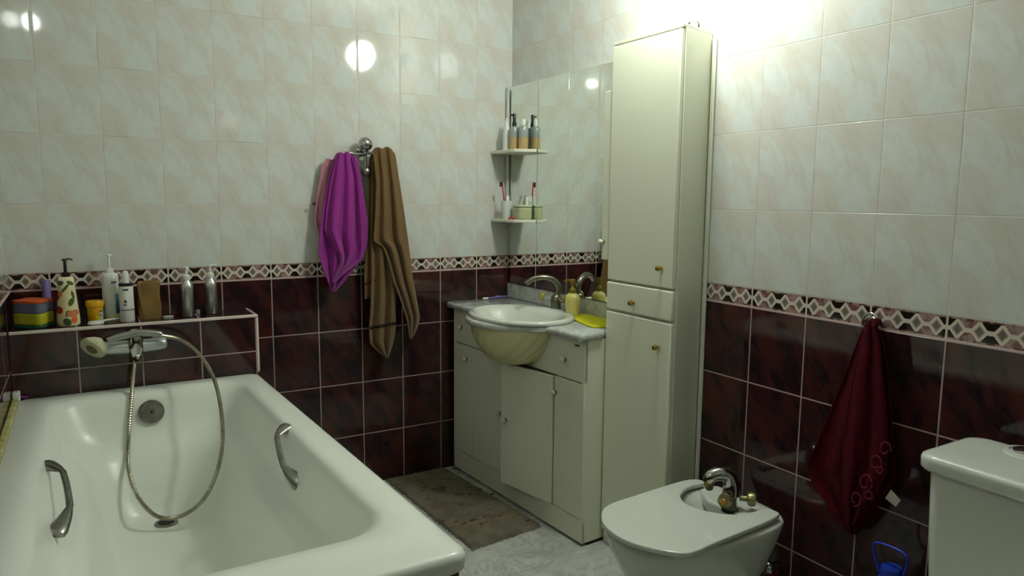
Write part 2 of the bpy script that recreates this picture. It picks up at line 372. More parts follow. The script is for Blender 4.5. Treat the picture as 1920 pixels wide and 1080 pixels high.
obj('shower_plate', lathe([(0, 0), (.020, 0), (.018, .003), (0, .004)], at=hc+Vector((-.55, -.55, -.55)).normalized()*.0195, axis=(-.55, -.55, -.55)), mat('brown_limescale', (120, 110, 60), .5, var=.4), hs)
hose_px = [(253, 676, -.288), (247, 740, -.305), (241, 820, -.36), (241, 880, -.45), (258, 930, -.54), (285, 962, -.60), (312, 972, -.625), (345, 965, -.65), (380, 938, -.67), (405, 890, -.66), (417, 830, -.60), (414, 765, -.52), (399, 705, -.43), (370, 660, -.365), (338, 637, -.325), (303, 629, -.295)]
hp = [rel(at_y(*a)) for a in hose_px]
def hr(t): return .0072
P = catmull(hp, 34)
rings_h = []; ref = None
for i, p in enumerate(P):
    d = (P[min(i+1, len(P)-1)]-P[max(i-1, 0)]).normalized()
    if ref is None: ref = frame(d)[0]
    x = (ref-d*ref.dot(d)).normalized(); ref = x; y = d.cross(x); q = .0074 if i % 2 else .0062
    rings_h.append([p+x*(q*math.cos(2*PI*a/10))+y*(q*math.sin(2*PI*a/10)) for a in range(10)])
obj('hose', loft(rings_h), mat('hose_steel', (176, 170, 150), .25, 1, var=.2), hs, angle=25)

# ------------------------------------------------------------------ things on the ledge
def pump_bottle(name, label, x, y, prof, m, pump_m, neck_z, pump_h, nozzle, group=None, neck_r=.011, rot=0, extra=None, collar_m=None):
    e = thing(name, label, 'bottle', (x, y, LZ), rot, group)
    bt = obj('bottle_body', lathe(prof), m, e, angle=60)
    pm = lathe([(0, 0), (neck_r, 0), (neck_r*1.05, .004), (neck_r*1.0, .014), (neck_r*.7, .018), (neck_r*.4, .019), (neck_r*.35, pump_h-.008), (neck_r*.7, pump_h-.006), (neck_r*.6, pump_h), (0, pump_h)], at=(0, 0, neck_z))
    tube([(nozzle*-.3, 0, neck_z+pump_h-.003), (nozzle*.5, 0, neck_z+pump_h-.001), (nozzle, 0, neck_z+pump_h-.005)], .0028, pm, k=4)
    obj('pump', pm, pump_m, e)
    return e, bt
# sponges
for (nm, z0, z1, m, lab, lz0, lz1, lm, ln) in (
        ('sponge', .012, .052, mat('yellow_foam', (190, 186, 40), .9, bump=.002, bscale=220), 'yellow and green kitchen sponge, lower one of the two stacked on the ledge', 0, .012, mat('green_scourer', (30, 96, 58), .95, bump=.002), 'scouring_pad'),
        ('sponge', .053, .088, mat('grey_foam', (104, 108, 128), .9, bump=.002, bscale=220), 'grey sponge with orange scouring top, upper one of the two stacked on the ledge', .088, .099, mat('orange_scourer', (214, 96, 40), .95, bump=.003, bscale=180), 'scouring_pad')):
    e = thing(nm, lab, 'sponge', (-2.052, -.098, LZ+.001 if z0 < .02 else LZ+.001), math.radians(-30))
    def wob(z0, z1, k):
        bm = BM(); rs = []
        for zz in (z0, (z0+z1)/2, z1):
            r = []
            for i in range(48):
                a = 2*PI*i/48; ca, sa = math.cos(a), math.sin(a); p_ = 6
                s = (abs(ca)**p_+abs(sa)**p_)**(-1/p_); r.append((.052*s*ca*(1+.01*math.sin(5*a+k)), .044*s*sa, zz+.0015*math.sin(3*a+k)))
            rs.append(r)
        return loft(rs, bm)
    obj('foam', wob(z0, z1, 1), m, e, bevel=.003); obj(ln, wob(lz0, lz1, 2.), lm, e, bevel=.002)
tag(obj('lilac_tube', lathe([(0, 0), (.013, 0), (.0135, .004), (.0135, .155), (.012, .158), (0, .158)], at=(-2.012, -.022, LZ)), mat('lilac_plastic', (126, 108, 170), .4)), 'slim lilac tube standing behind the stacked sponges', 'tube')
def floral():
    m = bpy.data.materials.new('floral_print'); m.use_nodes = True; nt = m.node_tree; n = NB(nt); b = nt.nodes['Principled BSDF']
    tc = nt.nodes.new('ShaderNodeTexCoord'); sp = nt.nodes.new('ShaderNodeSeparateXYZ'); nt.links.new(tc.outputs['Object'], sp.inputs[0])
    x, y, z = sp.outputs[0], sp.outputs[1], sp.outputs[2]
    base = n.mix(n.step(n.noise(x, y, z, 12, 2), .4, .6), lin((222, 208, 160)), lin((236, 228, 190)))
    def spots(cs, col, base, soft=.2):
        for cx, cz, rx, rz, rot in cs:
            dx = n.m('SUBTRACT', x, cx); dz = n.m('SUBTRACT', z, cz); c, s = math.cos(rot), math.sin(rot)
            a = n.m('DIVIDE', n.m('ADD', n.m('MULTIPLY', dx, c), n.m('MULTIPLY', dz, s)), rx)
            d = n.m('DIVIDE', n.m('SUBTRACT', n.m('MULTIPLY', dz, c), n.m('MULTIPLY', dx, s)), rz)
            r = n.m('SQRT', n.m('ADD', n.m('MULTIPLY', a, a), n.m('MULTIPLY', d, d)))
            f = n.m('MULTIPLY', n.m('SUBTRACT', 1., n.step(r, 1-soft, 1.+soft*.3)), n.m('LESS_THAN', y, 0.))
            base = n.mix(f, base, col)
        return base
    base = spots([(-.004, .14, .022, .005, .9), (.018, .115, .005, .016, .2), (.006, .045, .02, .004, .3), (-.02, .158, .014, .009, .3), (.012, .158, .013, .007, -.6), (.012, .09, .009, .017, -.4), (-.004, .02, .013, .016, .6), (-.0, .05, .008, .012, -.2)], lin((74, 92, 48)), base)
    base = spots([(-.027, .062, .013, .015, 0), (-.03, .11, .008, .012, .2)], lin((178, 46, 30)), base)
    base = spots([(.008, .048, .012, .013, 0), (.022, .05, .012, .013, 0)], lin((204, 124, 88)), base)
    base = spots([(.018, .026, .011, .015, 0), (-.022, .12, .008, .010, .4)], lin((222, 112, 50)), base)
    nt.links.new(base, b.inputs['Base Color']); b.inputs['Roughness'].default_value = .2; return m
pump_bottle('soap_dispenser', 'cream pump dispenser printed with fruit and leaves and a black pump', -1.946, -.135,
            [(0, 0), (.030, 0), (.036, .006), (.0365, .02), (.035, .045), (.030, .10), (.026, .15), (.025, .172), (.022, .178), (.012, .180), (0, .180)], floral(), M_black, .178, .066, .024, neck_r=.014)
e = thing('jar', 'small yellow plastic jar with yellow lid on the ledge', 'jar', (-1.861, -.088, LZ))
jm = bpy.data.materials.new('jar_print'); jm.use_nodes = True; nt = jm.node_tree; n = NB(nt); tc = nt.nodes.new('ShaderNodeTexCoord'); sp = nt.nodes.new('ShaderNodeSeparateXYZ'); nt.links.new(tc.outputs['Object'], sp.inputs[0])
q = n.noise(sp.outputs[0], sp.outputs[1], sp.outputs[2], 30, 1)
cc = n.mix(n.step(q, .5, .56), lin((220, 160, 20)), lin((214, 206, 40))); cc = n.mix(n.m('MULTIPLY', n.m('GREATER_THAN', sp.outputs[0], .012), n.m('LESS_THAN', sp.outputs[2], .045)), cc, n.mix(n.step(q, .45, .5), lin((90, 100, 50)), lin((214, 210, 190))))
nt.links.new(cc, nt.nodes['Principled BSDF'].inputs['Base Color']); nt.nodes['Principled BSDF'].inputs['Roughness'].default_value = .35
obj('jar_body', lathe([(0, 0), (.023, 0), (.025, .003), (.027, .062), (0, .062)]), jm, e)
obj('lid', lathe([(0, .06), (.030, .06), (.031, .063), (.031, .078), (.029, .081), (0, .081)]), mat('yellow_lid', (226, 168, 24), .35), e)
e, bt = pump_bottle('pump_bottle', 'tall white pump bottle with pale yellow foot and dark print', -1.806, -.055,
            [(0, 0), (.024, 0), (.028, .004), (.0285, .02), (.0285, .165), (.026, .176), (.014, .181), (0, .181)], M_whitep, M_whitep, .18, .07, -.034, neck_r=.014)
obj('foot', lathe([(0, -.0), (.0288, .0), (.0292, .003), (.0292, .018), (.0288, .02), (0, .02)]), mat('pale_yellow', (226, 222, 150), .4), e)
def txt(s, size, m, parent, loc, rot, ext=.0004):
    cu = bpy.data.curves.new('lettering', 'FONT'); cu.body = s; cu.size = size; cu.extrude = ext; cu.align_x = 'CENTER'
    t0 = bpy.data.objects.new('t', cu); C.objects.link(t0); dg = bpy.context.evaluated_depsgraph_get()
    me = bpy.data.meshes.new_from_object(t0.evaluated_get(dg)); bpy.data.objects.remove(t0)
    o = bpy.data.objects.new('lettering', me); C.objects.link(o); me.materials.append(m); o.parent = parent; o.location = loc; o.rotation_euler = rot
    return o
M_ink = mat('dark_ink', (50, 54, 60), .5)
bm = BM()
def wrap(r, a0, a1, z0, z1, bm, n=8):
    A = [math.radians(a0+(a1-a0)*i/n) for i in range(n+1)]
    loft([[(r*math.cos(a), r*math.sin(a), z0) for a in A], [(r*math.cos(a), r*math.sin(a), z1) for a in A]], bm, False, False, closed=False); return bm
obj('side_label', wrap(.0288, -62, -20, .025, .10, bm), mat('teal_label', (60, 130, 150), .4), e, solid=.0004)
obj('print', wrap(.0288, -85, -45, .142, .148, BM()), M_ink, e, solid=.0003)
e = thing('spray_can', 'white cylinder bottle with dark collar and rounded white cap', 'bottle', (-1.757, -.118, LZ))
obj('can_body', lathe([(0, 0), (.0235, 0), (.0245, .002), (.0245, .133), (.0235, .136), (0, .136)]), M_whitep, e)
obj('collar', lathe([(0, .134), (.0247, .134), (.025, .136), (.025, .1415), (.022, .145), (0, .145)]), M_black, e)
obj('cap', lathe([(0, .144), (.0125, .144), (.0125, .165), (.0115, .182), (.007, .190), (0, .191)]), M_whitep, e)
for a_ in ((-120, -75, .118, .124), (-118, -95, .062, .067), (-112, -92, .072, .082)): obj('print', wrap(.0247, *a_, BM()), M_ink, e, solid=.0003)
obj('grey_band', wrap(.0247, -170, -10, .042, .052, BM(), 20), mat('grey_print', (170, 174, 176), .4), e, solid=.0003)
# brown pouch
bm = BM(); rs = []
for k in range(9):
    t = k/8; z = .142*t; wx = .040-.002*t; dy = .026*(1-t)**.6+.004
    rs.append([(wx*math.copysign(abs(math.cos(a))**.35, math.cos(a))+.0016*math.sin(9*t+3*a), dy*math.copysign(abs(math.sin(a))**.5, math.sin(a))+.002*math.sin(7*t+5*a), z+(.004*math.sin(4*a)*t)) for a in [2*PI*i/40 for i in range(40)]])
e = thing('paper_pouch', 'crumpled brown paper pouch standing behind the white spray bottle', 'bag', (-1.678, -.075, LZ), math.radians(4))
obj('pouch', loft(rs, bm), mat('brown_paper', (128, 98, 44), .75, var=.35, scale=18, bump=.004, bscale=40), e)
obj('folded_top', box(-.038, .038, -.005, .003, .134, .1415), mat('pale_paper_edge', (170, 148, 78), .7, var=.2), e, bevel=.002)
# white brush lying down
e = thing('bath_brush', 'white plastic brush lying flat between the dispenser and the spray bottle', 'brush', (-1.862, -.155, LZ), math.radians(36))
obj('brush_head', lathe([(0, 0), (.026, 0), (.030, .006), (.027, .013), (0, .016)], at=(-.0, 0, 0), sx=1, sy=.7), M_whitep, e)
obj('brush_handle', tube([(.015, 0, .008), (.04, .003, .010), (.085, .0, .009), (.10, 0, .008)], lambda t: .007-.001*t, flat=.6), M_whitep, e)
tag(obj('soap_sliver', lathe([(0, 0), (.018, 0), (.02, .003), (.018, .006), (0, .007)], at=(-1.617, -.10, LZ), sy=.5), mat('pale_soap', (190, 194, 180), .4)), 'thin pale sliver of soap beside the brown pouch', 'soap')
def alu(x, y, side, label, nz):
    e, bt = pump_bottle('aluminium_bottle', label, x, y, [(0, 0), (.0205, 0), (.0225, .003), (.0225, .115), (.020, .132), (.0115, .142), (.011, .148), (0, .148)], M_alu, M_whitep, .147, .05, nz, group='aluminium pump bottles on the ledge', neck_r=.0135)
    bm = BM()
    for k in range(9):
        wrap(.0227, side-9+3*((k*7) % 3), side+10-2*((k*5) % 4), .02+k*.0095, .0265+k*.0095, bm, 4)
    obj('print', bm, M_ink if side < -120 else M_alu, e, solid=.0003)
alu(-1.546, -.118, -150, 'aluminium pump bottle with dark vertical print, nearer the brown pouch', -.012)
alu(-1.454, -.078, -20, 'aluminium pump bottle at the right end of the ledge', .024)
tag(obj('bottle_cap', lathe([(0, 0), (.009, 0), (.009, .014), (.007, .016), (0, .016)], at=(-1.505, -.06, LZ)), mat('clear_grey', (150, 156, 160), .2)), 'little greyish cap behind the aluminium bottle nearer the pouch', 'cap')

# ------------------------------------------------------------------ towels
def terry(name, col, col2, k=1): return mat(name, col, .95, var=.2, col2=col2, scale=160, bump=.0010*k, bscale=420, sheen=.2, spec=.2)
def sheet(plane, base, L, R, folds, nu=40, nv=60, sway=0):
    """cloth hanging near a wall: L and R are edge polylines seen in the photo, folds = (count, depth, phase)"""
    def pl(P, t):
        d = [0]
        for a, b in zip(P, P[1:]): d.append(d[-1]+math.hypot(a[0]-b[0], a[1]-b[1]))
        s = t*d[-1]
        for i in range(len(P)-1):
            if s <= d[i+1] or i == len(P)-2:
                f = (s-d[i])/max(1e-6, d[i+1]-d[i]); return (P[i][0]+(P[i+1][0]-P[i][0])*f, P[i][1]+(P[i+1][1]-P[i][1])*f)
    rows = []
    for j in range(nv+1):
        t = j/nv; a, b = pl(L, t), pl(R, t); row = []
        for i in range(nu+1):
            u = i/nu; x, y = a[0]+(b[0]-a[0])*u, a[1]+(b[1]-a[1])*u
            y += (9*(2*u-1)**2+2.5*math.cos(4*PI*u))*(1-t)**8          # rounded shoulders where the cloth goes over the bar
            dep = base+sway*t
            for c, dd, ph in folds: dep += dd*(.35+.65*min(1, t*1.6))*math.cos(2*PI*(c*u+ph+.12*math.sin(3*t+ph*9)))
            row.append(at_y(x, y, -dep) if plane == 'y' else at_x(x, y, -dep))
        rows.append(row)
    return rows
def cloth(name, sheets, m, parent=None, origin=None, thick=.006):
    bm = BM()
    for rows in sheets: loft([[p-Vector(origin) for p in r] for r in rows], bm, False, False, closed=False)
    return obj(name, bm, m, parent, solid=thick, angle=180, sub=1)
HK = at_y(681, 290, -.03)
hk = thing('towel_hook_rail', 'chrome towel rail with round knobs on the back wall', 'towel rail', HK)
bm = lathe([(0, 0), (.024, 0), (.026, .004), (.022, .010), (.012, .014), (.010, .05), (0, .05)], at=(0, .028, .02), axis=(0, -1, 0)); obj('wall_mount', bm, M_chrome, hk)
obj('post', lathe([(0, -.085), (.008, -.085), (.008, .03), (0, .03)], at=(0, -.025, 0)), M_chrome, hk)
obj('top_knob', ball((0, -.03, .044), .032, n=28), M_chrome, hk)
obj('bottom_knob', ball((0, -.03, -.075), .024, n=24), M_steel, hk)
obj('swing_arm', tube([(0, -.028, .0), (-.05, -.040, .0), (-.08, -.045, .002), (-.11, -.045, .0)], .0065), M_chrome, hk)
obj('swing_arm', tube([(0, -.028, .008), (.04, -.042, .004), (.07, -.046, .0), (.085, -.046, -.004)], .0065), M_chrome, hk)
M_purple = terry('purple_terry', (150, 46, 142), (140, 38, 132)); M_pink = terry('pink_terry', (196, 142, 156), (176, 116, 134)); M_brown = terry('brown_terry', (116, 90, 54), (106, 81, 46))
e = thing('towel', 'pale pink towel hanging behind the purple towel on the back wall', 'towel', at_y(605, 300, -.03))
o_ = e.location
cloth('towel_cloth', [sheet('y', .036, [(604, 297), (600, 330), (592, 380), (590, 410), (598, 445), (604, 470)], [(640, 297), (640, 330), (640, 380), (640, 410), (638, 445), (636, 470)], [(2.5, .007, .1)])], M_pink, e, o_)
obj('corner_tab', box(-.006, .006, -.004, .004, -.006, .006), mat('dark_tab', (60, 28, 40), .8), e).location = at_y(589, 382, -.045)-Vector(o_)
e = thing('towel', 'bright purple towel hanging from the left arm of the rail', 'towel', at_y(645, 290, -.07)); o_ = e.location
s1 = sheet('y', .070, [(627, 288), (617, 330), (608, 380), (600, 430), (597, 475), (606, 505), (616, 530), (623, 547)], [(668, 286), (676, 330), (684, 380), (690, 420), (688, 460), (680, 485), (655, 515), (628, 547)], [(2.2, .018, .0), (5, .003, .3)])
s2 = sheet('y', .092, [(630, 289), (619, 340), (612, 390), (608, 430), (622, 462), (632, 475), (636, 492), (630, 508), (622, 530)], [(662, 286), (672, 330), (676, 380), (680, 430), (681, 470), (676, 488), (658, 504), (640, 518), (626, 532)], [(2.6, .017, .45), (4, .003, .1)])
tp = [[p+Vector((0, .012*k, .004*math.sin(PI*k/4))) for p in s2[0]] for k in range(0, 5)]
cloth('towel_cloth', [s1, s2, tp], M_purple, e, o_)
e = thing('towel', 'long brown towel hanging from the right arm of the rail', 'towel', at_y(718, 282, -.08)); o_ = e.location
A = sheet('y', .055, [(693, 285), (690, 340), (688, 400), (686, 460), (683, 520), (684, 562)], [(716, 282), (714, 340), (712, 400), (711, 460), (711, 520), (710, 552)], [(1.2, .006, .2)])
B = sheet('y', .078, [(698, 284), (697, 360), (696, 440), (697, 520), (695, 580), (692, 615), (694, 645), (712, 662), (724, 671)], [(738, 282), (742, 360), (744, 440), (744, 520), (742, 580), (742, 610), (740, 630), (734, 652), (727, 672)], [(2.2, .017, .3), (4.5, .003, .0)])
D = sheet('y', .104, [(700, 280), (706, 340), (704, 400), (700, 452), (718, 462), (728, 490), (737, 525), (750, 560), (763, 600), (768, 634)], [(741, 278), (748, 330), (757, 390), (764, 440), (769, 480), (774, 520), (781, 560), (787, 596), (781, 618), (771, 637)], [(2.4, .019, .1), (5, .004, .5)])
tp = [[p+Vector((0, .012*k, .006*math.sin(PI*k/5))) for p in D[0]] for k in range(0, 5)]
cloth('towel_cloth', [A, B, D, tp], M_brown, e, o_)
M_band = mat('dark_brown_band', (44, 28, 18), .8)
cloth('woven_band', [[[p+Vector((0, -.0065, 0)) for p in q] for q in A[53:55]]], M_band, e, o_, .003)
cloth('woven_band', [[[p+Vector((0, -.0065, 0)) for p in q] for q in B[49:51]]], M_band, e, o_, .003)

# ------------------------------------------------------------------ corner shelf rack and mirror
mi = thing('mirror', 'large frameless wall mirror in two panels above the washbasin', 'mirror', (-.012, -.5, 1.4))
M_mir = bpy.data.materials.new('mirror_silver'); M_mir.use_nodes = True; b = M_mir.node_tree.nodes['Principled BSDF']
b.inputs['Metallic'].default_value = 1; b.inputs['Roughness'].default_value = .015
nt = M_mir.node_tree; n = NB(nt); tc = nt.nodes.new('ShaderNodeTexCoord'); sp = nt.nodes.new('ShaderNodeSeparateXYZ'); nt.links.new(tc.outputs['Object'], sp.inputs[0])
nt.links.new(n.mix(n.noise(sp.outputs[0], sp.outputs[1], sp.outputs[2], 6, 2), lin((240, 244, 238)), lin((236, 242, 236))), b.inputs['Base Color'])
obj('mirror_panel', box(-.012, .0, .2215, .468, -.472, .502), M_mir, mi, smooth=False)
obj('mirror_panel', box(-.012, .0, -.49, .2195, -.472, .502), M_mir, mi, smooth=False)
obj('backing_board', box(.0002, .0115, -.485, .462, -.468, .498), mat('board', (150, 150, 140), .7), mi, smooth=False)
SX0, SX1 = -.026, -.122
sh = thing('corner_shelf', 'white two tier corner shelf beside the mirror', 'shelf', (SX0, -.02, 1.24))
def shelf(z, rnd):
    poly = [(0, .018), (SX1-SX0, .018), (SX1-SX0, -.205), (SX1-SX0+.006, -.212)] + ([(-.05, -.245)] if rnd else []) + [(0, -.256)]
    return prism(poly, z, z+.015)
obj('shelf_board', shelf(.0, True), mat('white_shelf', (226, 224, 208), .4), sh, bevel=.003)
obj('shelf_board', shelf(.332, False), mat('white_shelf', (226, 224, 208), .4), sh, bevel=.003)
obj('shelf_post', box(-.014, .0, -.002, .014, -.02, .66), M_grey if False else mat('pale_grey_post', (196, 200, 190), .45), sh, bevel=.002)
S1, S2 = 1.24+.332+.015, 1.24+.015
e = thing('tapered_bottle', 'white bottle with pointed cap on the upper corner shelf', 'bottle', (-.085, -.095, S1))
obj('bottle_body', lathe([(0, 0), (.019, 0), (.020, .003), (.020, .085), (.017, .098), (0, .1)]), M_whitep, e)
obj('pointed_cap', lathe([(0, .098), (.0155, .098), (.014, .11), (.006, .15), (.003, .158), (0, .159)]), M_whitep, e)
obj('dark_print', wrap(.0203, -70, -40, .02, .028, BM()), M_ink, e, solid=.0003)
M_amb = mat('amber_liquid', (184, 160, 112), .12, var=.1, spec=.6); M_clear = mat('frosted_clear', (166, 176, 172), .15, var=.05, trans=.25)
for x, y, capm, lab, kind in ((-.076, -.150, M_black, 'clear bottle of amber liquid with black spray cap on the upper corner shelf', 0), (-.058, -.205, M_whitep, 'clear bottle of amber liquid with white cap on the upper corner shelf', 1)):
    e = thing('spray_bottle' if kind == 0 else 'lotion_bottle', lab, 'bottle', (x, y, S1))
    obj('liquid', lathe([(0, 0), (.022, 0), (.0235, .004), (.0235, .058), (0, .058)]), M_amb, e)
    obj('bottle_top', lathe([(0, .0581), (.0235, .0581), (.0235, .098), (.02, .108), (.010, .112), (0, .112)]), M_clear, e)
    if kind == 0:
        bm = lathe([(0, .112), (.0105, .112), (.0105, .13), (.007, .134), (.0085, .168), (.007, .172), (0, .172)]); tube([(0, 0, .162), (-.02, -.004, .164)], .004, bm, smooth=False)
        obj('spray_cap', bm, M_black, e)
    else: obj('cap', lathe([(0, .112), (.0105, .112), (.0105, .138), (.009, .141), (0, .141)]), M_whitep, e)
tag(obj('tumbler', lathe([(0, 0), (.024, 0), (.026, .003), (.029, .088), (.027, .088), (.0245, .006), (0, .006)], at=(-.088, -.105, S2)), mat('white_cup', (216, 222, 218), .25)), 'white tumbler holding a toothbrush on the lower corner shelf', 'cup')
e = thing('toothbrush', 'red toothbrush with dark bristles leaning in the tumbler', 'toothbrush', (-.100, -.105, S2+.01))
obj('brush_stem', tube([(0.008, 0, 0), (-.006, .0, .09), (-.012, .002, .145), (-.014, .002, .170)], .0032, k=5), mat('red_plastic', (196, 40, 62), .4), e)
obj('bristles', box(-.026, -.015, -.003, .007, .146, .170), mat('dark_bristles', (70, 24, 40), .8), e, bevel=.001)
for dx, dy, rz, lab in ((.0, -.01, .2, 'white toothpaste tube standing in the tumbler'), (.012, .008, 1.2, 'second white tube standing behind the toothpaste in the tumbler')):
    bm = BM(); loft([[(.011*(1-t*.0)*math.cos(a), .011*(1-t)**.7*math.sin(a)+1e-4*math.sin(a), .008+.105*t) for a in [2*PI*i/16 for i in range(16)]] for t in (0, .15, .4, .7, 1)], bm)
    o = tag(obj('toothpaste_tube', bm, M_whitep, None), lab, 'tube'); o.location = (-.088+dx, -.105+dy, S2); o.rotation_euler = (0, 0, rz)
e = thing('soap_box', 'pale green soap box on the lower corner shelf against the mirror', 'box', (-.0555, -.205, S2), 0)
obj('box_base', prism([(.024, .05), (-.03, .05), (-.038, .03), (-.038, -.02), (-.024, -.036), (.024, -.045)], 0, .058), mat('pale_green_plastic', (178, 184, 142), .35), e, bevel=.008)
obj('box_lid', prism([(.0245, .051), (-.031, .051), (-.039, .03), (-.039, -.02), (-.0245, -.037), (.0245, -.046)], .058, .070), mat('pale_green_lid', (190, 198, 162), .35), e, bevel=.005)
tag(obj('white_tube', lathe([(0, 0), (.008, 0), (.008, .035), (.005, .038), (0, .038)], at=(-.045, -.22, S2+.070)), M_whitep), 'small white capped tube standing on the green soap box', 'tube')
tag(obj('small_dish', lathe([(0, 0), (.010, 0), (.017, .009), (.0155, .009), (.009, .003), (0, .003)], at=(-.103, -.062, S2)), mat('cream_dish', (226, 222, 190), .3)), 'tiny cream dish at the back of the lower corner shelf', 'dish')
tag(obj('razor', tube([(-.116, -.165, S2+.004), (-.108, -.182, S2+.006), (-.10, -.205, S2+.004)], lambda t: .0035+.002*math.sin(PI*t), k=5), mat('pink_red_plastic', (200, 50, 76), .4)), 'small pink red plastic razor on the lower corner shelf', 'razor')

# small cabinet beside the mirror
WX = -.178; wtl, wbl = at_x(1127, 172, WX), at_x(1127, 487, WX); wz0, wz1 = wbl.z, wtl.z; wy1 = wbl.y
wc = thing('wall_cabinet', 'small cream wall cabinet between the mirror and the tall cabinet', 'cabinet', (-.026, -1.016, wz0))
obj('carcass', box(WX+.026+.017, 0, 0, wy1+1.016-.003, 0, wz1-wz0), M_lam, wc, bevel=.002)
d_ = obj('door', box(WX+.026, WX+.026+.0165, 0, wy1+1.016, .002, wz1-wz0-.002), M_lam, wc, bevel=.003)
wk = at_x(1132, 453, WX)
def knob(parent, p, ax, m1, m2, r=.012):
    bm = lathe([(0, 0), (.005, 0), (.0045, .009), (r*.9, .012), (r, .018), (r*.75, .025), (0, .027)], at=p, axis=ax)
    k = obj('knob', bm, m1, parent)
    if m2: obj('knob_collar', lathe([(0, 0), (r*.75, 0), (r*.7, .004), (.005, .005)], at=p, axis=ax), m2, k)
    return k
knob(d_, (WX+.026, wk.y+1.016, wk.z-wz0), (-1, 0, 0), M_whitep, M_brass, .010)

# ------------------------------------------------------------------ tall cabinet
TX = -.183
tc_ = thing('tall_cabinet', 'tall narrow cream laminate cabinet with brass knobs against the right wall', 'cabinet', (0, 0, 0))
Y0, Y1 = -1.019, -1.378       # far and near side at the front
def quad_box(xf, xb, ya, yb, yab, ybb, z0, z1):  # front at xf from ya to yb, back at xb from yab to ybb
    return loft([[(xf, ya, z0), (xf, yb, z0), (xb, ybb, z0), (xb, yab, z0)], [(xf, ya, z1), (xf, yb, z1), (xb, ybb, z1), (xb, yab, z1)]])
obj('carcass', quad_box(TX+.018, -.004, Y0-.002, Y1+.002, Y0-.002, -1.336, .0, 1.912), M_lam, tc_, bevel=.002)
obj('top_panel', quad_box(TX+.004, -.003, Y0, Y1, Y0, -1.334, 1.9125, 1.924), M_lam_edge, tc_, bevel=.002)
t1 = obj('door', box(TX, TX+.017, Y1+.004, Y0-.002, 1.054, 1.908), M_lam, tc_, bevel=.004)
t2 = obj('drawer_front', box(TX-.002, TX+.017, Y1+.004, Y0-.002, .943, 1.046), M_lam, tc_, bevel=.005)
t3 = obj('door', box(TX-.002, TX+.017, Y1+.004, Y0-.002, .06, .934), M_lam, tc_, bevel=.004)
obj('plinth', box(TX+.012, TX+.0175, Y1+.004, Y0-.002, 0, .058), M_lam, tc_)
for d_, p in ((t1, at_x(1241, 503, TX)), (t2, at_x(1189, 568, TX-.002)), (t3, at_x(1235, 651, TX-.002))): knob(d_, p, (-1, 0, 0), M_brass, None, .010)
cl = thing('tumbler_clip', 'small clear plastic hook with dark base on top of the tall cabinet', 'clip', (-.085, -1.325, 1.925))
obj('clip_base', box(-.02, .02, -.008, .008, 0, .008), M_black, cl, bevel=.002)
obj('clip_loop', tube([(-.02, 0, .006), (-.016, 0, .024), (.004, 0, .03), (.022, 0, .024), (.026, 0, .004)], .004, k=5), M_chrome, cl)

# ------------------------------------------------------------------ vanity unit (own frame: X along the front, Y out into the room)
VO = Vector((-.278, -1.02, 0)); VX = Vector((-.065, .998, 0)).normalized(); VY = Vector((-VX.y, VX.x, 0))
VR = math.atan2(VX.y, VX.x)
def v_hit(x, y, off=0):
    p = hit(x, y, VO+VY*off, VY)-VO; return Vector((p.dot(VX), p.dot(VY), p.z))
def v_hitz(x, y, z):
    p = at_z(x, y, z)-VO; return Vector((p.dot(VX), p.dot(VY), p.z))
va = thing('vanity_cabinet', 'cream vanity cabinet with white knobs under the marble washbasin top', 'cabinet', VO, VR)
bm = box(0, .018, -.262, -.001, .012, .822); obj('side_panel', bm, M_lam, va, bevel=.002)
obj('side_panel', box(.975, .993, -.262, -.001, .012, .822), M_lam, va, bevel=.002)
obj('back_panel', box(.018, .975, -.262, -.254, .012, .822), M_lam, va)
obj('bottom_panel', box(.018, .975, -.253, -.02, .10, .118), M_lam, va)
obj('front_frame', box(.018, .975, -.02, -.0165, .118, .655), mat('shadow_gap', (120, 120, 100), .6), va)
obj('plinth', box(.0, .993, -.016, 0, .012, .105), M_lam, va, bevel=.003)
def vfront(name, x0, x1, z0, z1, y0=-.016, y1=0): return obj(name, box(x0, x1, y0, y1, z0, z1), M_lam, va, bevel=.003)
f1 = vfront('drawer_front', .0, .993, .655, .822)
dl = vfront('door', .815, .993, .108, .650); pnl = vfront('door', .502, .812, .108, .650); dr_ = vfront('door', .002, .187, .108, .650)
# centre door slightly ajar, hinged at its near side
aj = obj('door', box(0, .312, -.008, .008, 0, .540), M_lam, va, bevel=.003)
aj.location = (.191, .001, .109); aj.rotation_euler = (0, 0, math.radians(7.5))
def vk(parent, px, py, off=0, loc=None):
    p = v_hit(px, py, off) if loc is None else Vector(loc)
    return knob(parent, p, (0, 1, 0), M_whitep, M_brass, .012)
vk(f1, 866, 613); vk(f1, 1060, 674); vk(dl, 875, 673); vk(dr_, 1042, 735); vk(pnl, 938, 775)
vk(aj, 0, 0, loc=(.278, .008, .290))
obj('maker_label', box(.035, .062, .0002, .0012, .793, .802), mat('gold_label', (110, 100, 60), .4), va)
obj('foot', box(.0, .05, -.2, -.03, 0, .011), M_dark, va)
obj('foot', box(.94, .99, -.2, -.03, 0, .011), M_dark, va)

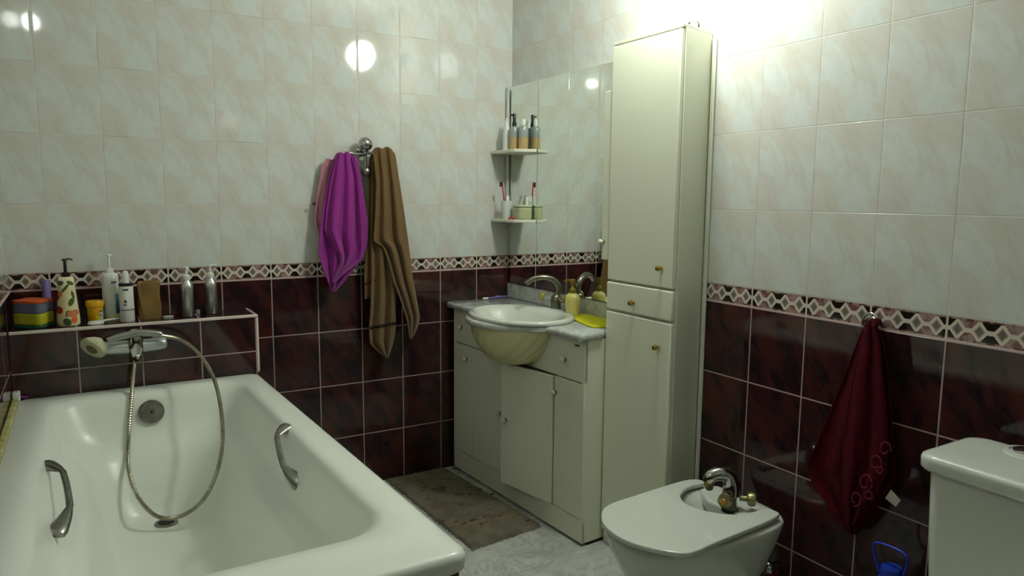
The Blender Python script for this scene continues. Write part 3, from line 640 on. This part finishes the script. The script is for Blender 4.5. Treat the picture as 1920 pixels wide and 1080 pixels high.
def marble():
    m = bpy.data.materials.new('grey_marble'); m.use_nodes = True; nt = m.node_tree; n = NB(nt); b = nt.nodes['Principled BSDF']
    tc = nt.nodes.new('ShaderNodeTexCoord'); sp = nt.nodes.new('ShaderNodeSeparateXYZ'); nt.links.new(tc.outputs['Object'], sp.inputs[0])
    a = n.noise(sp.outputs[0], sp.outputs[1], sp.outputs[2], 9, 6, .6, 1.2); c = n.noise(sp.outputs[0], sp.outputs[1], sp.outputs[2], 22, 4)
    v = n.m('SUBTRACT', 1., n.step(n.m('ABSOLUTE', n.m('SUBTRACT', a, .5)), 0., .06))
    col = n.mix(n.step(c, .4, .62), lin((198, 202, 196)), lin((178, 182, 176))); col = n.mix(n.m('MULTIPLY', v, .35), col, lin((132, 136, 132)))
    nt.links.new(col, b.inputs['Base Color']); b.inputs['Roughness'].default_value = .15; return m
M_mar = marble()
ct = thing('marble_top', 'grey marble countertop with bowed front and backsplash on the vanity', 'countertop', VO, VR)
def front_y(X):
    t = (X-.20)/(.74-.20)
    return .035+(.172*math.sin(PI*t)**.75 if 0 < t < 1 else 0)
outl = [(1.0, -.341), (-.002, -.275), (0.0, -.09), (-.012, -.07)]
fr = [(-.018, .03)]+[(X, front_y(X)) for X in [0, .1, .17, .2]+[.2+.54*i/28 for i in range(1, 28)]+[.74, .78, .9, 1.0]]+[(1.019, .02)]
outl = outl+fr
BCX, BCY, BRX, BRY = .455, -.02, .265, .205
hole = [(BCX+(BRX-.02)*math.cos(2*PI*i/48), BCY+(BRY-.02)*math.sin(2*PI*i/48)) for i in range(48)]
def ringpoly(outer, inner, z0, z1, roundit=True):
    bm = BM()
    def lay(z, inset):
        cx = sum(p[0] for p in outer)/len(outer); cy = -.06
        return [bm.verts.new((p[0]-math.copysign(min(inset, abs(p[0]-cx)), p[0]-cx), p[1]-(inset if p[1] > -.2 else 0), z)) for p in outer]
    ls = [(z0, .006), (z0+.004, .001), ((z0+z1)/2, 0), (z1-.005, .001), (z1, .006)]
    O = [lay(z, i) for z, i in ls]
    I = [[bm.verts.new((x, y, z)) for x, y in inner] for z in (z0, z1)]
    for a, b in zip(O, O[1:]):
        for i in range(len(a)): j = (i+1) % len(a); bm.faces.new((a[i], a[j], b[j], b[i]))
    for i in range(len(inner)): j = (i+1) % len(inner); bm.faces.new((I[0][i], I[1][i], I[1][j], I[0][j]))
    for o, i_ in ((O[0], I[0]), (O[-1], I[1])):
        es = []
        for loop in (o, i_):
            for k in range(len(loop)):
                e = bm.edges.get((loop[k], loop[(k+1) % len(loop)])) or bm.edges.new((loop[k], loop[(k+1) % len(loop)])); es.append(e)
        bmesh.ops.triangle_fill(bm, edges=es, use_beauty=True)
    return bm
obj('slab', ringpoly(outl, hole, .824, .85), M_mar, ct, angle=50)
bs = obj('backsplash', box(-.022, -.001, -1.012, -.002, .851, .924), M_mar, None, bevel=.003)
bs.parent = ct; bs.matrix_parent_inverse = (Matrix.Translation(VO) @ Matrix.Rotation(VR, 4, 'Z')).inverted()

wb = thing('washbasin', 'oval white washbasin with cream ribbed bowl set in the marble top', 'washbasin', VO+VX*BCX+VY*BCY, VR)
def ell(sx, sy, z, dx=0, dy=0, n=64): return [(dx+BRX*sx*math.cos(2*PI*i/n), dy+BRY*sy*math.sin(2*PI*i/n), z) for i in range(n)]
obj('basin_rim', loft([ell(.93, .93, .848), ell(1.0, 1.0, .8505), ell(1.015, 1.015, .858), ell(1.0, 1.0, .866), ell(.96, .95, .870), ell(.90, .86, .869, dy=.012), ell(.86, .80, .860, dy=.018), ell(.80, .74, .84, dy=.02),
                       ell(.68, .62, .79, dy=.02), ell(.45, .42, .745, dy=.02), ell(.12, .14, .73, dy=.02), ell(.03, .04, .729, dy=.02)], cap0=False), M_porc, wb, angle=180)
rs = []
for k in range(25):
    t = k/24; s = math.cos(t*PI/2)**.78 if t < 1 else .02; z = .836-.182*math.sin(t*PI/2)**1.15
    r = []
    for i in range(180):
        a = 2*PI*i/180; rib = 1-.035*(.5+.5*math.cos(20*(a+1.1*t)))**3*min(1, 4*t)*(1 if t < .97 else 0)
        r.append((max(.02, s)*(BRX*.9)*rib*math.cos(a), .03*(1-t)+.045*t+max(.02, s)*(BRY*.83)*rib*math.sin(a), z))
    rs.append(r)
obj('ribbed_bowl', loft(rs, cap0=False), M_cream, wb, angle=180)
obj('drain', lathe([(0, 0), (.02, 0), (.02, .003), (0, .004)], at=(0, .02, .730)), M_chrome, wb)

# basin mixer
fb = v_hitz(1046, 578, .868)
bt_ = thing('basin_mixer', 'chrome basin mixer with swan neck spout and amber handle on the washbasin', 'tap', VO+VX*fb.x+VY*(fb.y+.012)+Vector((0, 0, .866)), VR)
obj('tap_body', lathe([(0, 0), (.024, 0), (.025, .004), (.022, .02), (.024, .04), (.020, .058), (.012, .066), (0, .068)]), M_dull, bt_)
obj('spout', tube([(0, -.004, .055), (-.006, -.010, .095), (.002, .01, .128), (.02, .045, .142), (.045, .085, .138), (.06, .108, .122), (.066, .118, .112)], lambda t: .0145-.003*t, flat=.85), M_dull, bt_)
obj('handle_stem', tube([(.016, .012, .04), (.045, .03, .05)], .010, smooth=False), M_chrome, bt_)
obj('handle_knob', lathe([(0, 0), (.016, 0), (.019, .006), (.016, .014), (0, .016)], at=(.045, .030, .052), axis=(.8, .55, .15)), mat('amber_knob', (190, 180, 60), .25, var=.3, scale=50), bt_)
obj('handle_stem', tube([(-.016, -.006, .04), (-.04, -.012, .045)], .009, smooth=False), M_chrome, bt_)
obj('handle_knob', lathe([(0, 0), (.013, 0), (.016, .005), (.013, .012), (0, .014)], at=(-.04, -.012, .046), axis=(-.95, -.2, .1)), M_brass, bt_)
# soap pump
sb = v_hitz(1086, 590, .852); sb = Vector((.335, -.222, .851))
sb = v_hitz(1086, 592, .852)
e = thing('liquid_soap_bottle', 'pale yellow glass soap dispenser with gold pump beside the basin tap', 'soap dispenser', VO+VX*sb.x+VY*max(sb.y, -.205)+Vector((0, 0, .8505)), VR)
M_soapg = mat('yellow_soap_glass', (214, 204, 118), .12, var=.12, scale=14, spec=.7, coat=.5)
obj('bottle_body', lathe([(0, 0), (.026, 0), (.031, .005), (.034, .03), (.0375, .06), (.037, .082), (.030, .096), (.018, .104), (0, .105)], sy=.8), M_soapg, e)
bm = lathe([(0, .104), (.015, .104), (.016, .108), (.013, .122), (.008, .127), (.0065, .14), (.011, .143), (.0125, .156), (.010, .163), (0, .164)]); tube([(0, 0, .156), (.02, .010, .158), (.036, .018, .153)], .0035, bm, k=4)
obj('pump', bm, mat('old_gold', (150, 128, 40), .3, .6, var=.3), e)
# yellow cloth
cp = [v_hitz(*a, .853) for a in ((1071, 591), (1069, 596), (1090, 606), (1110, 614), (1142, 614), (1150, 603), (1128, 595), (1105, 590))]
e = tag(obj('sponge_cloth', prism([(p.x, p.y) for p in cp], .8512, .8572), mat('yellow_cloth', (216, 212, 14), .8, bump=.002, bscale=260), None, bevel=.002), 'bright yellow sponge cloth at the near end of the marble top', 'cloth')
e.location = VO; e.rotation_euler = (0, 0, VR)
e = thing('toothbrush', 'lilac and white toothbrush lying at the far back corner of the marble top', 'toothbrush', (0, 0, .8505))
obj('brush_stem', tube([(-.155, -.035, .005), (-.11, -.03, .006), (-.06, -.024, .006), (-.035, -.02, .006)], .0045, k=5), mat('lilac_handle', (122, 104, 178), .4), e)
obj('brush_head', box(-.185, -.155, -.043, -.033, .001, .011), M_whitep, e, bevel=.002)
tag(obj('foil_wrapper', loft([[(-.1+.006*i, -.012+.004*math.sin(a+i), .857+.0055*math.cos(a)+.001*math.sin(2*i)) for a in [2*PI*k/7 for k in range(7)]] for i in range(8)]), mat('violet_foil', (120, 112, 168), .3, .4)), 'crumpled violet wrapper against the tiles in the back corner of the marble top', 'wrapper')

# ------------------------------------------------------------------ bath mat
def matmesh():
    a, b, c, d = [at_z(*p, 0) for p in ((735, 898), (832, 879), (1016, 988), (886, 1033))]
    a = Vector((-.70, -.006, 0)); b.y = -.006
    bm = BM(); nx, ny = 60, 110; R = []
    for j in range(ny+1):
        v = j/ny; row = []
        for i in range(nx+1):
            u = i/nx; p = (a*(1-u)+b*u)*(1-v)+(d*(1-u)+c*u)*v
            ed = min(u, 1-u, v, 1-v)
            jx = .006*random.uniform(-1, 1) if ed < .001 else 0
            row.append((p.x+jx, p.y+jx, .0105+.004*random.random() if ed > .01 else .002))
        R.append(row)
    loft(R, bm, False, False, closed=False); return bm
mm = mat('grey_brown_pile', (126, 119, 101), .95, col2=(104, 96, 79), scale=14, bump=.006, bscale=160)
o = tag(obj('bath_mat', matmesh(), mm, None, angle=180), 'worn grey brown bath mat on the floor between bathtub and vanity', 'bath mat')
bmk = BM()
for k in range(70):
    u, v = random.random(), random.random(); p = Vector((-.66+.32*u, -.05-.72*v, .013)); ball(p, .004+.005*random.random(), bmk, sx=1+random.random()*1.6, sz=.5, n=6)
t_ = obj('matted_tufts', bmk, mat('dark_tuft', (74, 62, 40), .95, col2=(128, 116, 70), scale=9), o)
t_['kind'] = 'stuff'

# ------------------------------------------------------------------ bidet
BZ = .405
bd = thing('bidet', 'white porcelain bidet with closed lid standing before the right wall', 'bidet')
lid_px = [(1127, 969), (1129, 958), (1135, 951), (1152, 942), (1195, 928), (1248, 911), (1279, 902), (1300, 899), (1316, 901),
          (1320, 906), (1299, 911), (1284, 918), (1276, 929), (1284, 943), (1310, 955), (1343, 962), (1372, 965), (1395, 964), (1412, 960), (1432, 954),
          (1444, 955), (1461, 962), (1456, 969), (1445, 975), (1415, 988), (1343, 1017), (1307, 1033), (1283, 1038), (1248, 1034), (1200, 1023), (1164, 1009), (1140, 992), (1130, 980)]
lp = [at_z(x, y, BZ+.012) for x, y in lid_px]
def smooth_poly(P, k=4):
    n_ = len(P); out = []
    for i in range(n_):
        a, b, c, d = [P[(i+j-1) % n_] for j in range(4)]
        for j in range(k):
            t = j/k; out.append(.5*((2*b)+(c-a)*t+(2*a-5*b+4*c-d)*t*t+(-a+3*b-3*c+d)*t**3))
    return out
lps = [(p.x, p.y) for p in smooth_poly(lp)]
obj('lid', prism(lps, BZ-.001, BZ+.014), M_porc, bd, bevel=.004, angle=30)
# body: smooth hull rings
bx0, bx1, byc, bw = -.605, -.075, -1.652, .172
def body_ring(x0, x1, w, z, pw=2.6, n=48, front_round=True):
    cx = (x0+x1)/2; L = (x1-x0)/2; r = []
    for i in range(n):
        a = 2*PI*i/n; ca, sa = math.cos(a), math.sin(a); p_ = 2.2 if ca < 0 else 4.5
        s = (abs(ca)**p_+abs(sa)**p_)**(-1/p_)
        r.append((cx+L*s*ca, byc+w*s*sa+(.006*(cx-(cx+L*s*ca))), z))
    return r
obj('bowl_body', loft([body_ring(-.43, -.18, .098, 0), body_ring(-.44, -.17, .10, .02), body_ring(-.47, -.16, .108, .10), body_ring(-.525, -.14, .132, .18), body_ring(-.575, -.11, .157, .26),
                       body_ring(-.612, -.09, .178, .33), body_ring(-.622, -.076, .184, .37), body_ring(-.622, -.072, .185, .388), body_ring(-.614, -.078, .179, .395),
                       body_ring(-.56, -.11, .135, .396), body_ring(-.52, -.14, .11, .370), body_ring(-.46, -.18, .08, .31), body_ring(-.38, -.26, .03, .285)]), M_porc, bd, angle=180)
# rear deck carrying the tap
deck = [at_z(*p, BZ-.006) for p in ((1318, 916), (1352, 942), (1372, 960), (1420, 958), (1440, 962), (1412, 940), (1370, 915))]
obj('tap_deck', prism([(-.215, -1.60), (-.215, -1.72), (-.17, -1.77), (-.10, -1.77), (-.095, -1.53), (-.17, -1.52)], .36, BZ-.004), M_porc, bd, bevel=.008)
fx = at_z(1368, 952, BZ)
bm_ = thing('bidet_mixer', 'corroded chrome mixer tap with round knobs on the bidet', 'tap', fx)
obj('tap_base', lathe([(0, -.008), (.022, -.008), (.0235, 0), (.021, .006), (.020, .03), (.024, .045), (.022, .06), (0, .062)]), M_dull, bm_)
obj('base_ring', lathe([(.015, -.009), (.0255, -.009), (.0255, -.002), (.015, -.002)]), M_dark, bm_)
obj('spout', tube([(.006, .0, .04), (.008, .004, .076), (-.004, .012, .104), (-.034, .022, .110), (-.056, .03, .102), (-.064, .034, .086)], lambda t: .029-.012*t, n=18), M_chrome, bm_)
obj('spout_tip', lathe([(0, 0), (.014, 0), (.015, .012), (.010, .028), (0, .029)], at=(-.062, .034, .088), axis=(.15, -.1, -1)), mat('limescale_brass', (140, 128, 60), .5, .4, col2=(90, 80, 40), scale=60), bm_)
for s, c in ((-1, (-.034, -.016, .042)), (1, (.036, -.034, .034))):
    ax = Vector((c[0], c[1], 0)).normalized()
    k = obj('tap_knob', lathe([(0, -.022), (.008, -.022), (.009, 0), (.019, .003), (.022, .012), (.020, .024), (0, .028)], at=c, axis=ax), mat('worn_ivory_chrome', (160, 154, 110), .3, .7, var=.3), bm_)
    obj('knob_cap', lathe([(0, 0), (.010, 0), (.008, .004), (0, .005)], at=Vector(c)+ax*.0275, axis=ax), M_amber if s < 0 else M_dull, k)
sv = thing('shutoff_valve', 'chrome shut off valve on the wall behind the bidet', 'valve', (0, -1.722, .185))
obj('valve_body', tube([(-.001, 0, 0), (-.02, 0, 0), (-.05, 0, 0)], .011, smooth=False), M_chrome, sv)
obj('valve_knob', ball((-.058, 0, 0), .022, sz=1), M_chrome, sv)
obj('red_ring', lathe([(.008, 0), (.0235, 0), (.0235, .006), (.008, .006)], at=(-.05, 0, -.019)), mat('red_rubber', (110, 24, 22), .6), sv)

# ------------------------------------------------------------------ toilet
to = thing('toilet', 'white close coupled toilet cistern and bowl against the right wall', 'toilet', (0, -2.51, 0))
CZ = .795
def rbox(x0, x1, y0, y1, z, r, n=6):
    pts = []
    for cx, cy, a0 in ((x1-r, y1-r, 0), (x0+r, y1-r, 90), (x0+r, y0+r, 180), (x1-r, y0+r, 270)):
        for i in range(n+1):
            a = math.radians(a0+90*i/n); pts.append((cx+r*math.cos(a), cy+r*math.sin(a), z))
    return pts
obj('cistern', loft([rbox(-.262, -.07, -.20, .195, .40, .03), rbox(-.276, -.065, -.207, .203, .6, .03), rbox(-.283, -.062, -.211, .207, CZ-.038, .032)]), M_porc, to, bevel=.004)
obj('cistern_lid', loft([rbox(-.296, -.056, -.224, .220, CZ-.037, .038), rbox(-.302, -.053, -.228, .224, CZ-.030, .04), rbox(-.302, -.053, -.228, .224, CZ-.010, .04), rbox(-.300, -.054, -.226, .222, CZ-.004, .04), rbox(-.294, -.058, -.220, .216, CZ-.0005, .04), rbox(-.286, -.064, -.212, .208, CZ, .04), rbox(-.2, -.1, -.1, .1, CZ+.003, .03)]), M_porc, to, angle=60)
bpz = at_z(1925, 852, CZ)
obj('button_ring', lathe([(.0, 0), (.045, 0), (.043, .006), (.034, .007), (.033, .003), (0, .003)], at=(bpz.x, bpz.y+2.51, CZ+.001)), M_porc, to)
fb_ = obj('flush_button', lathe([(0, .003), (.026, .003), (.027, .008), (.022, .011), (0, .012)], at=(bpz.x, bpz.y+2.51, CZ+.001)), M_chrome, to)
def tring(x0, x1, w, z, n=40):
    cx, L = (x0+x1)/2, (x1-x0)/2; r = []
    for i in range(n):
        a = 2*PI*i/n; ca, sa = math.cos(a), math.sin(a); p_ = 2.1 if ca < 0 else 3.5; s = (abs(ca)**p_+abs(sa)**p_)**(-1/p_); r.append((cx+L*s*ca, w*s*sa, z))
    return r
obj('bowl', loft([tring(-.46, -.1, .1, 0), tring(-.46, -.1, .1, .1), tring(-.56, -.06, .13, .25), tring(-.64, -.04, .175, .36), tring(-.65, -.04, .18, .395), tring(-.62, -.06, .16, .399)]), M_porc, to, angle=180)
obj('seat_lid', loft([tring(-.66, -.285, .185, .402), tring(-.665, -.283, .19, .41), tring(-.66, -.285, .185, .425), tring(-.5, -.35, .08, .43)]), M_porc, to, angle=60)

# blue handled water jug
jg = thing('water_jug', 'clear plastic water jug with blue cap and handle beside the toilet', 'jug', (-.105, -2.145, 0))
M_pet = mat('clear_pet', (176, 186, 176), .1, var=.05, trans=.75)
obj('jug_body', lathe([(0, .0), (.06, 0), (.068, .008), (.068, .10), (.064, .11), (.068, .12), (.068, .25), (.06, .30), (.035, .345), (.024, .355), (.024, .372), (0, .372)]), M_pet, jg)
obj('cap', lathe([(0, .372), (.026, .372), (.027, .376), (.026, .396), (.024, .4), (0, .4)], n=32), mat('blue_plastic', (28, 58, 168), .35), jg)
hp_ = [(-.004, .028, .37), (.0, .045, .40), (.0, .052, .438), (.0, .035, .450), (0, -.02, .452), (0, -.04, .438), (0, -.034, .40), (0, -.028, .372)]
obj('carry_handle', tube(hp_, .0045, flat=.7), mat('blue_handle', (30, 50, 190), .35), jg)
bm = lathe([(.022, .352), (.030, .352), (.031, .366), (.022, .368)]); obj('handle_ring', bm, mat('blue_handle', (30, 50, 190), .35), jg)

# ------------------------------------------------------------------ red towel on the right wall
rh = thing('towel_ring', 'small chrome hook holding the dark red towel on the right wall', 'hook', (0, -1.985, 1.02))
obj('wall_mount', lathe([(0, 0), (.020, 0), (.021, .004), (.014, .012), (0, .014)], axis=(-1, 0, 0)), M_chrome, rh)
obj('ring', tube([(-.02+.0*math.cos(a), .024*math.cos(a)-.0, .0+.026*math.sin(a)) for a in [2*PI*i/20 for i in range(21)]], .0045, k=2), M_chrome, rh)
M_red = mat('dark_red_terry', (78, 4, 24), .95, col2=(60, 2, 16), scale=60, bump=.0022, bscale=420, sheen=0, spec=.15)
e = thing('towel', 'dark red towel with woven rose pattern hanging by the toilet', 'towel', at_x(1635, 610, -.03)); o_ = e.location
s1 = sheet('x', .040, [(1618, 606), (1606, 640), (1588, 690), (1568, 740), (1548, 790), (1530, 832), (1512, 872), (1520, 903), (1545, 938), (1573, 980), (1590, 1000)],
           [(1645, 604), (1657, 640), (1665, 690), (1670, 740), (1673, 790), (1676, 832), (1679, 872), (1679, 903), (1660, 930), (1630, 975), (1604, 1003)], [(2.6, .012, .1), (5, .003, .4)])
s2 = sheet('x', .066, [(1622, 606), (1615, 640), (1600, 700), (1590, 760), (1580, 830), (1578, 880), (1580, 930), (1590, 975)],
           [(1640, 604), (1650, 640), (1655, 700), (1662, 760), (1666, 830), (1664, 880), (1646, 925), (1602, 990)], [(1.8, .010, .5), (4, .002, .1)])
tp = [[p+Vector((.010*k, 0, .008*math.sin(PI*k/4))) for p in s2[0]] for k in range(5)]
cloth('towel_cloth', [s1, s2, tp], M_red, e, o_)
# woven roses: short raised petals on the lower right of the towel
bm = BM(); random.seed(3)
for (cx, cy, rr_) in ((1659, 842, 20), (1641, 868, 22), (1622, 905, 24), (1604, 935, 20), (1628, 930, 14), (1650, 880, 12)):
    for k in range(5):
        a0 = 1.25*k+cx; L_ = []
        for j in range(5):
            a = a0+.35*j; L_.append(at_x(cx+rr_*.62*math.cos(a)*(.5+.1*k), cy+rr_*.8*math.sin(a)*(.5+.1*k), -.083)-Vector(o_))
        tube(L_, .0018, bm, n=6, k=3)
obj('woven_roses', bm, mat('rose_thread', (118, 24, 40), .9), e)
lb = [at_x(*p, -.05) for p in ((1660, 934), (1671, 918), (1689, 938), (1680, 950))]
bm = BM(); loft([[p-Vector(o_) for p in lb], [p-Vector(o_)+Vector((-.0015, 0, 0)) for p in lb]], bm)
obj('care_label', bm, mat('white_label', (206, 200, 186), .7), e)['label'] = 'white care label'
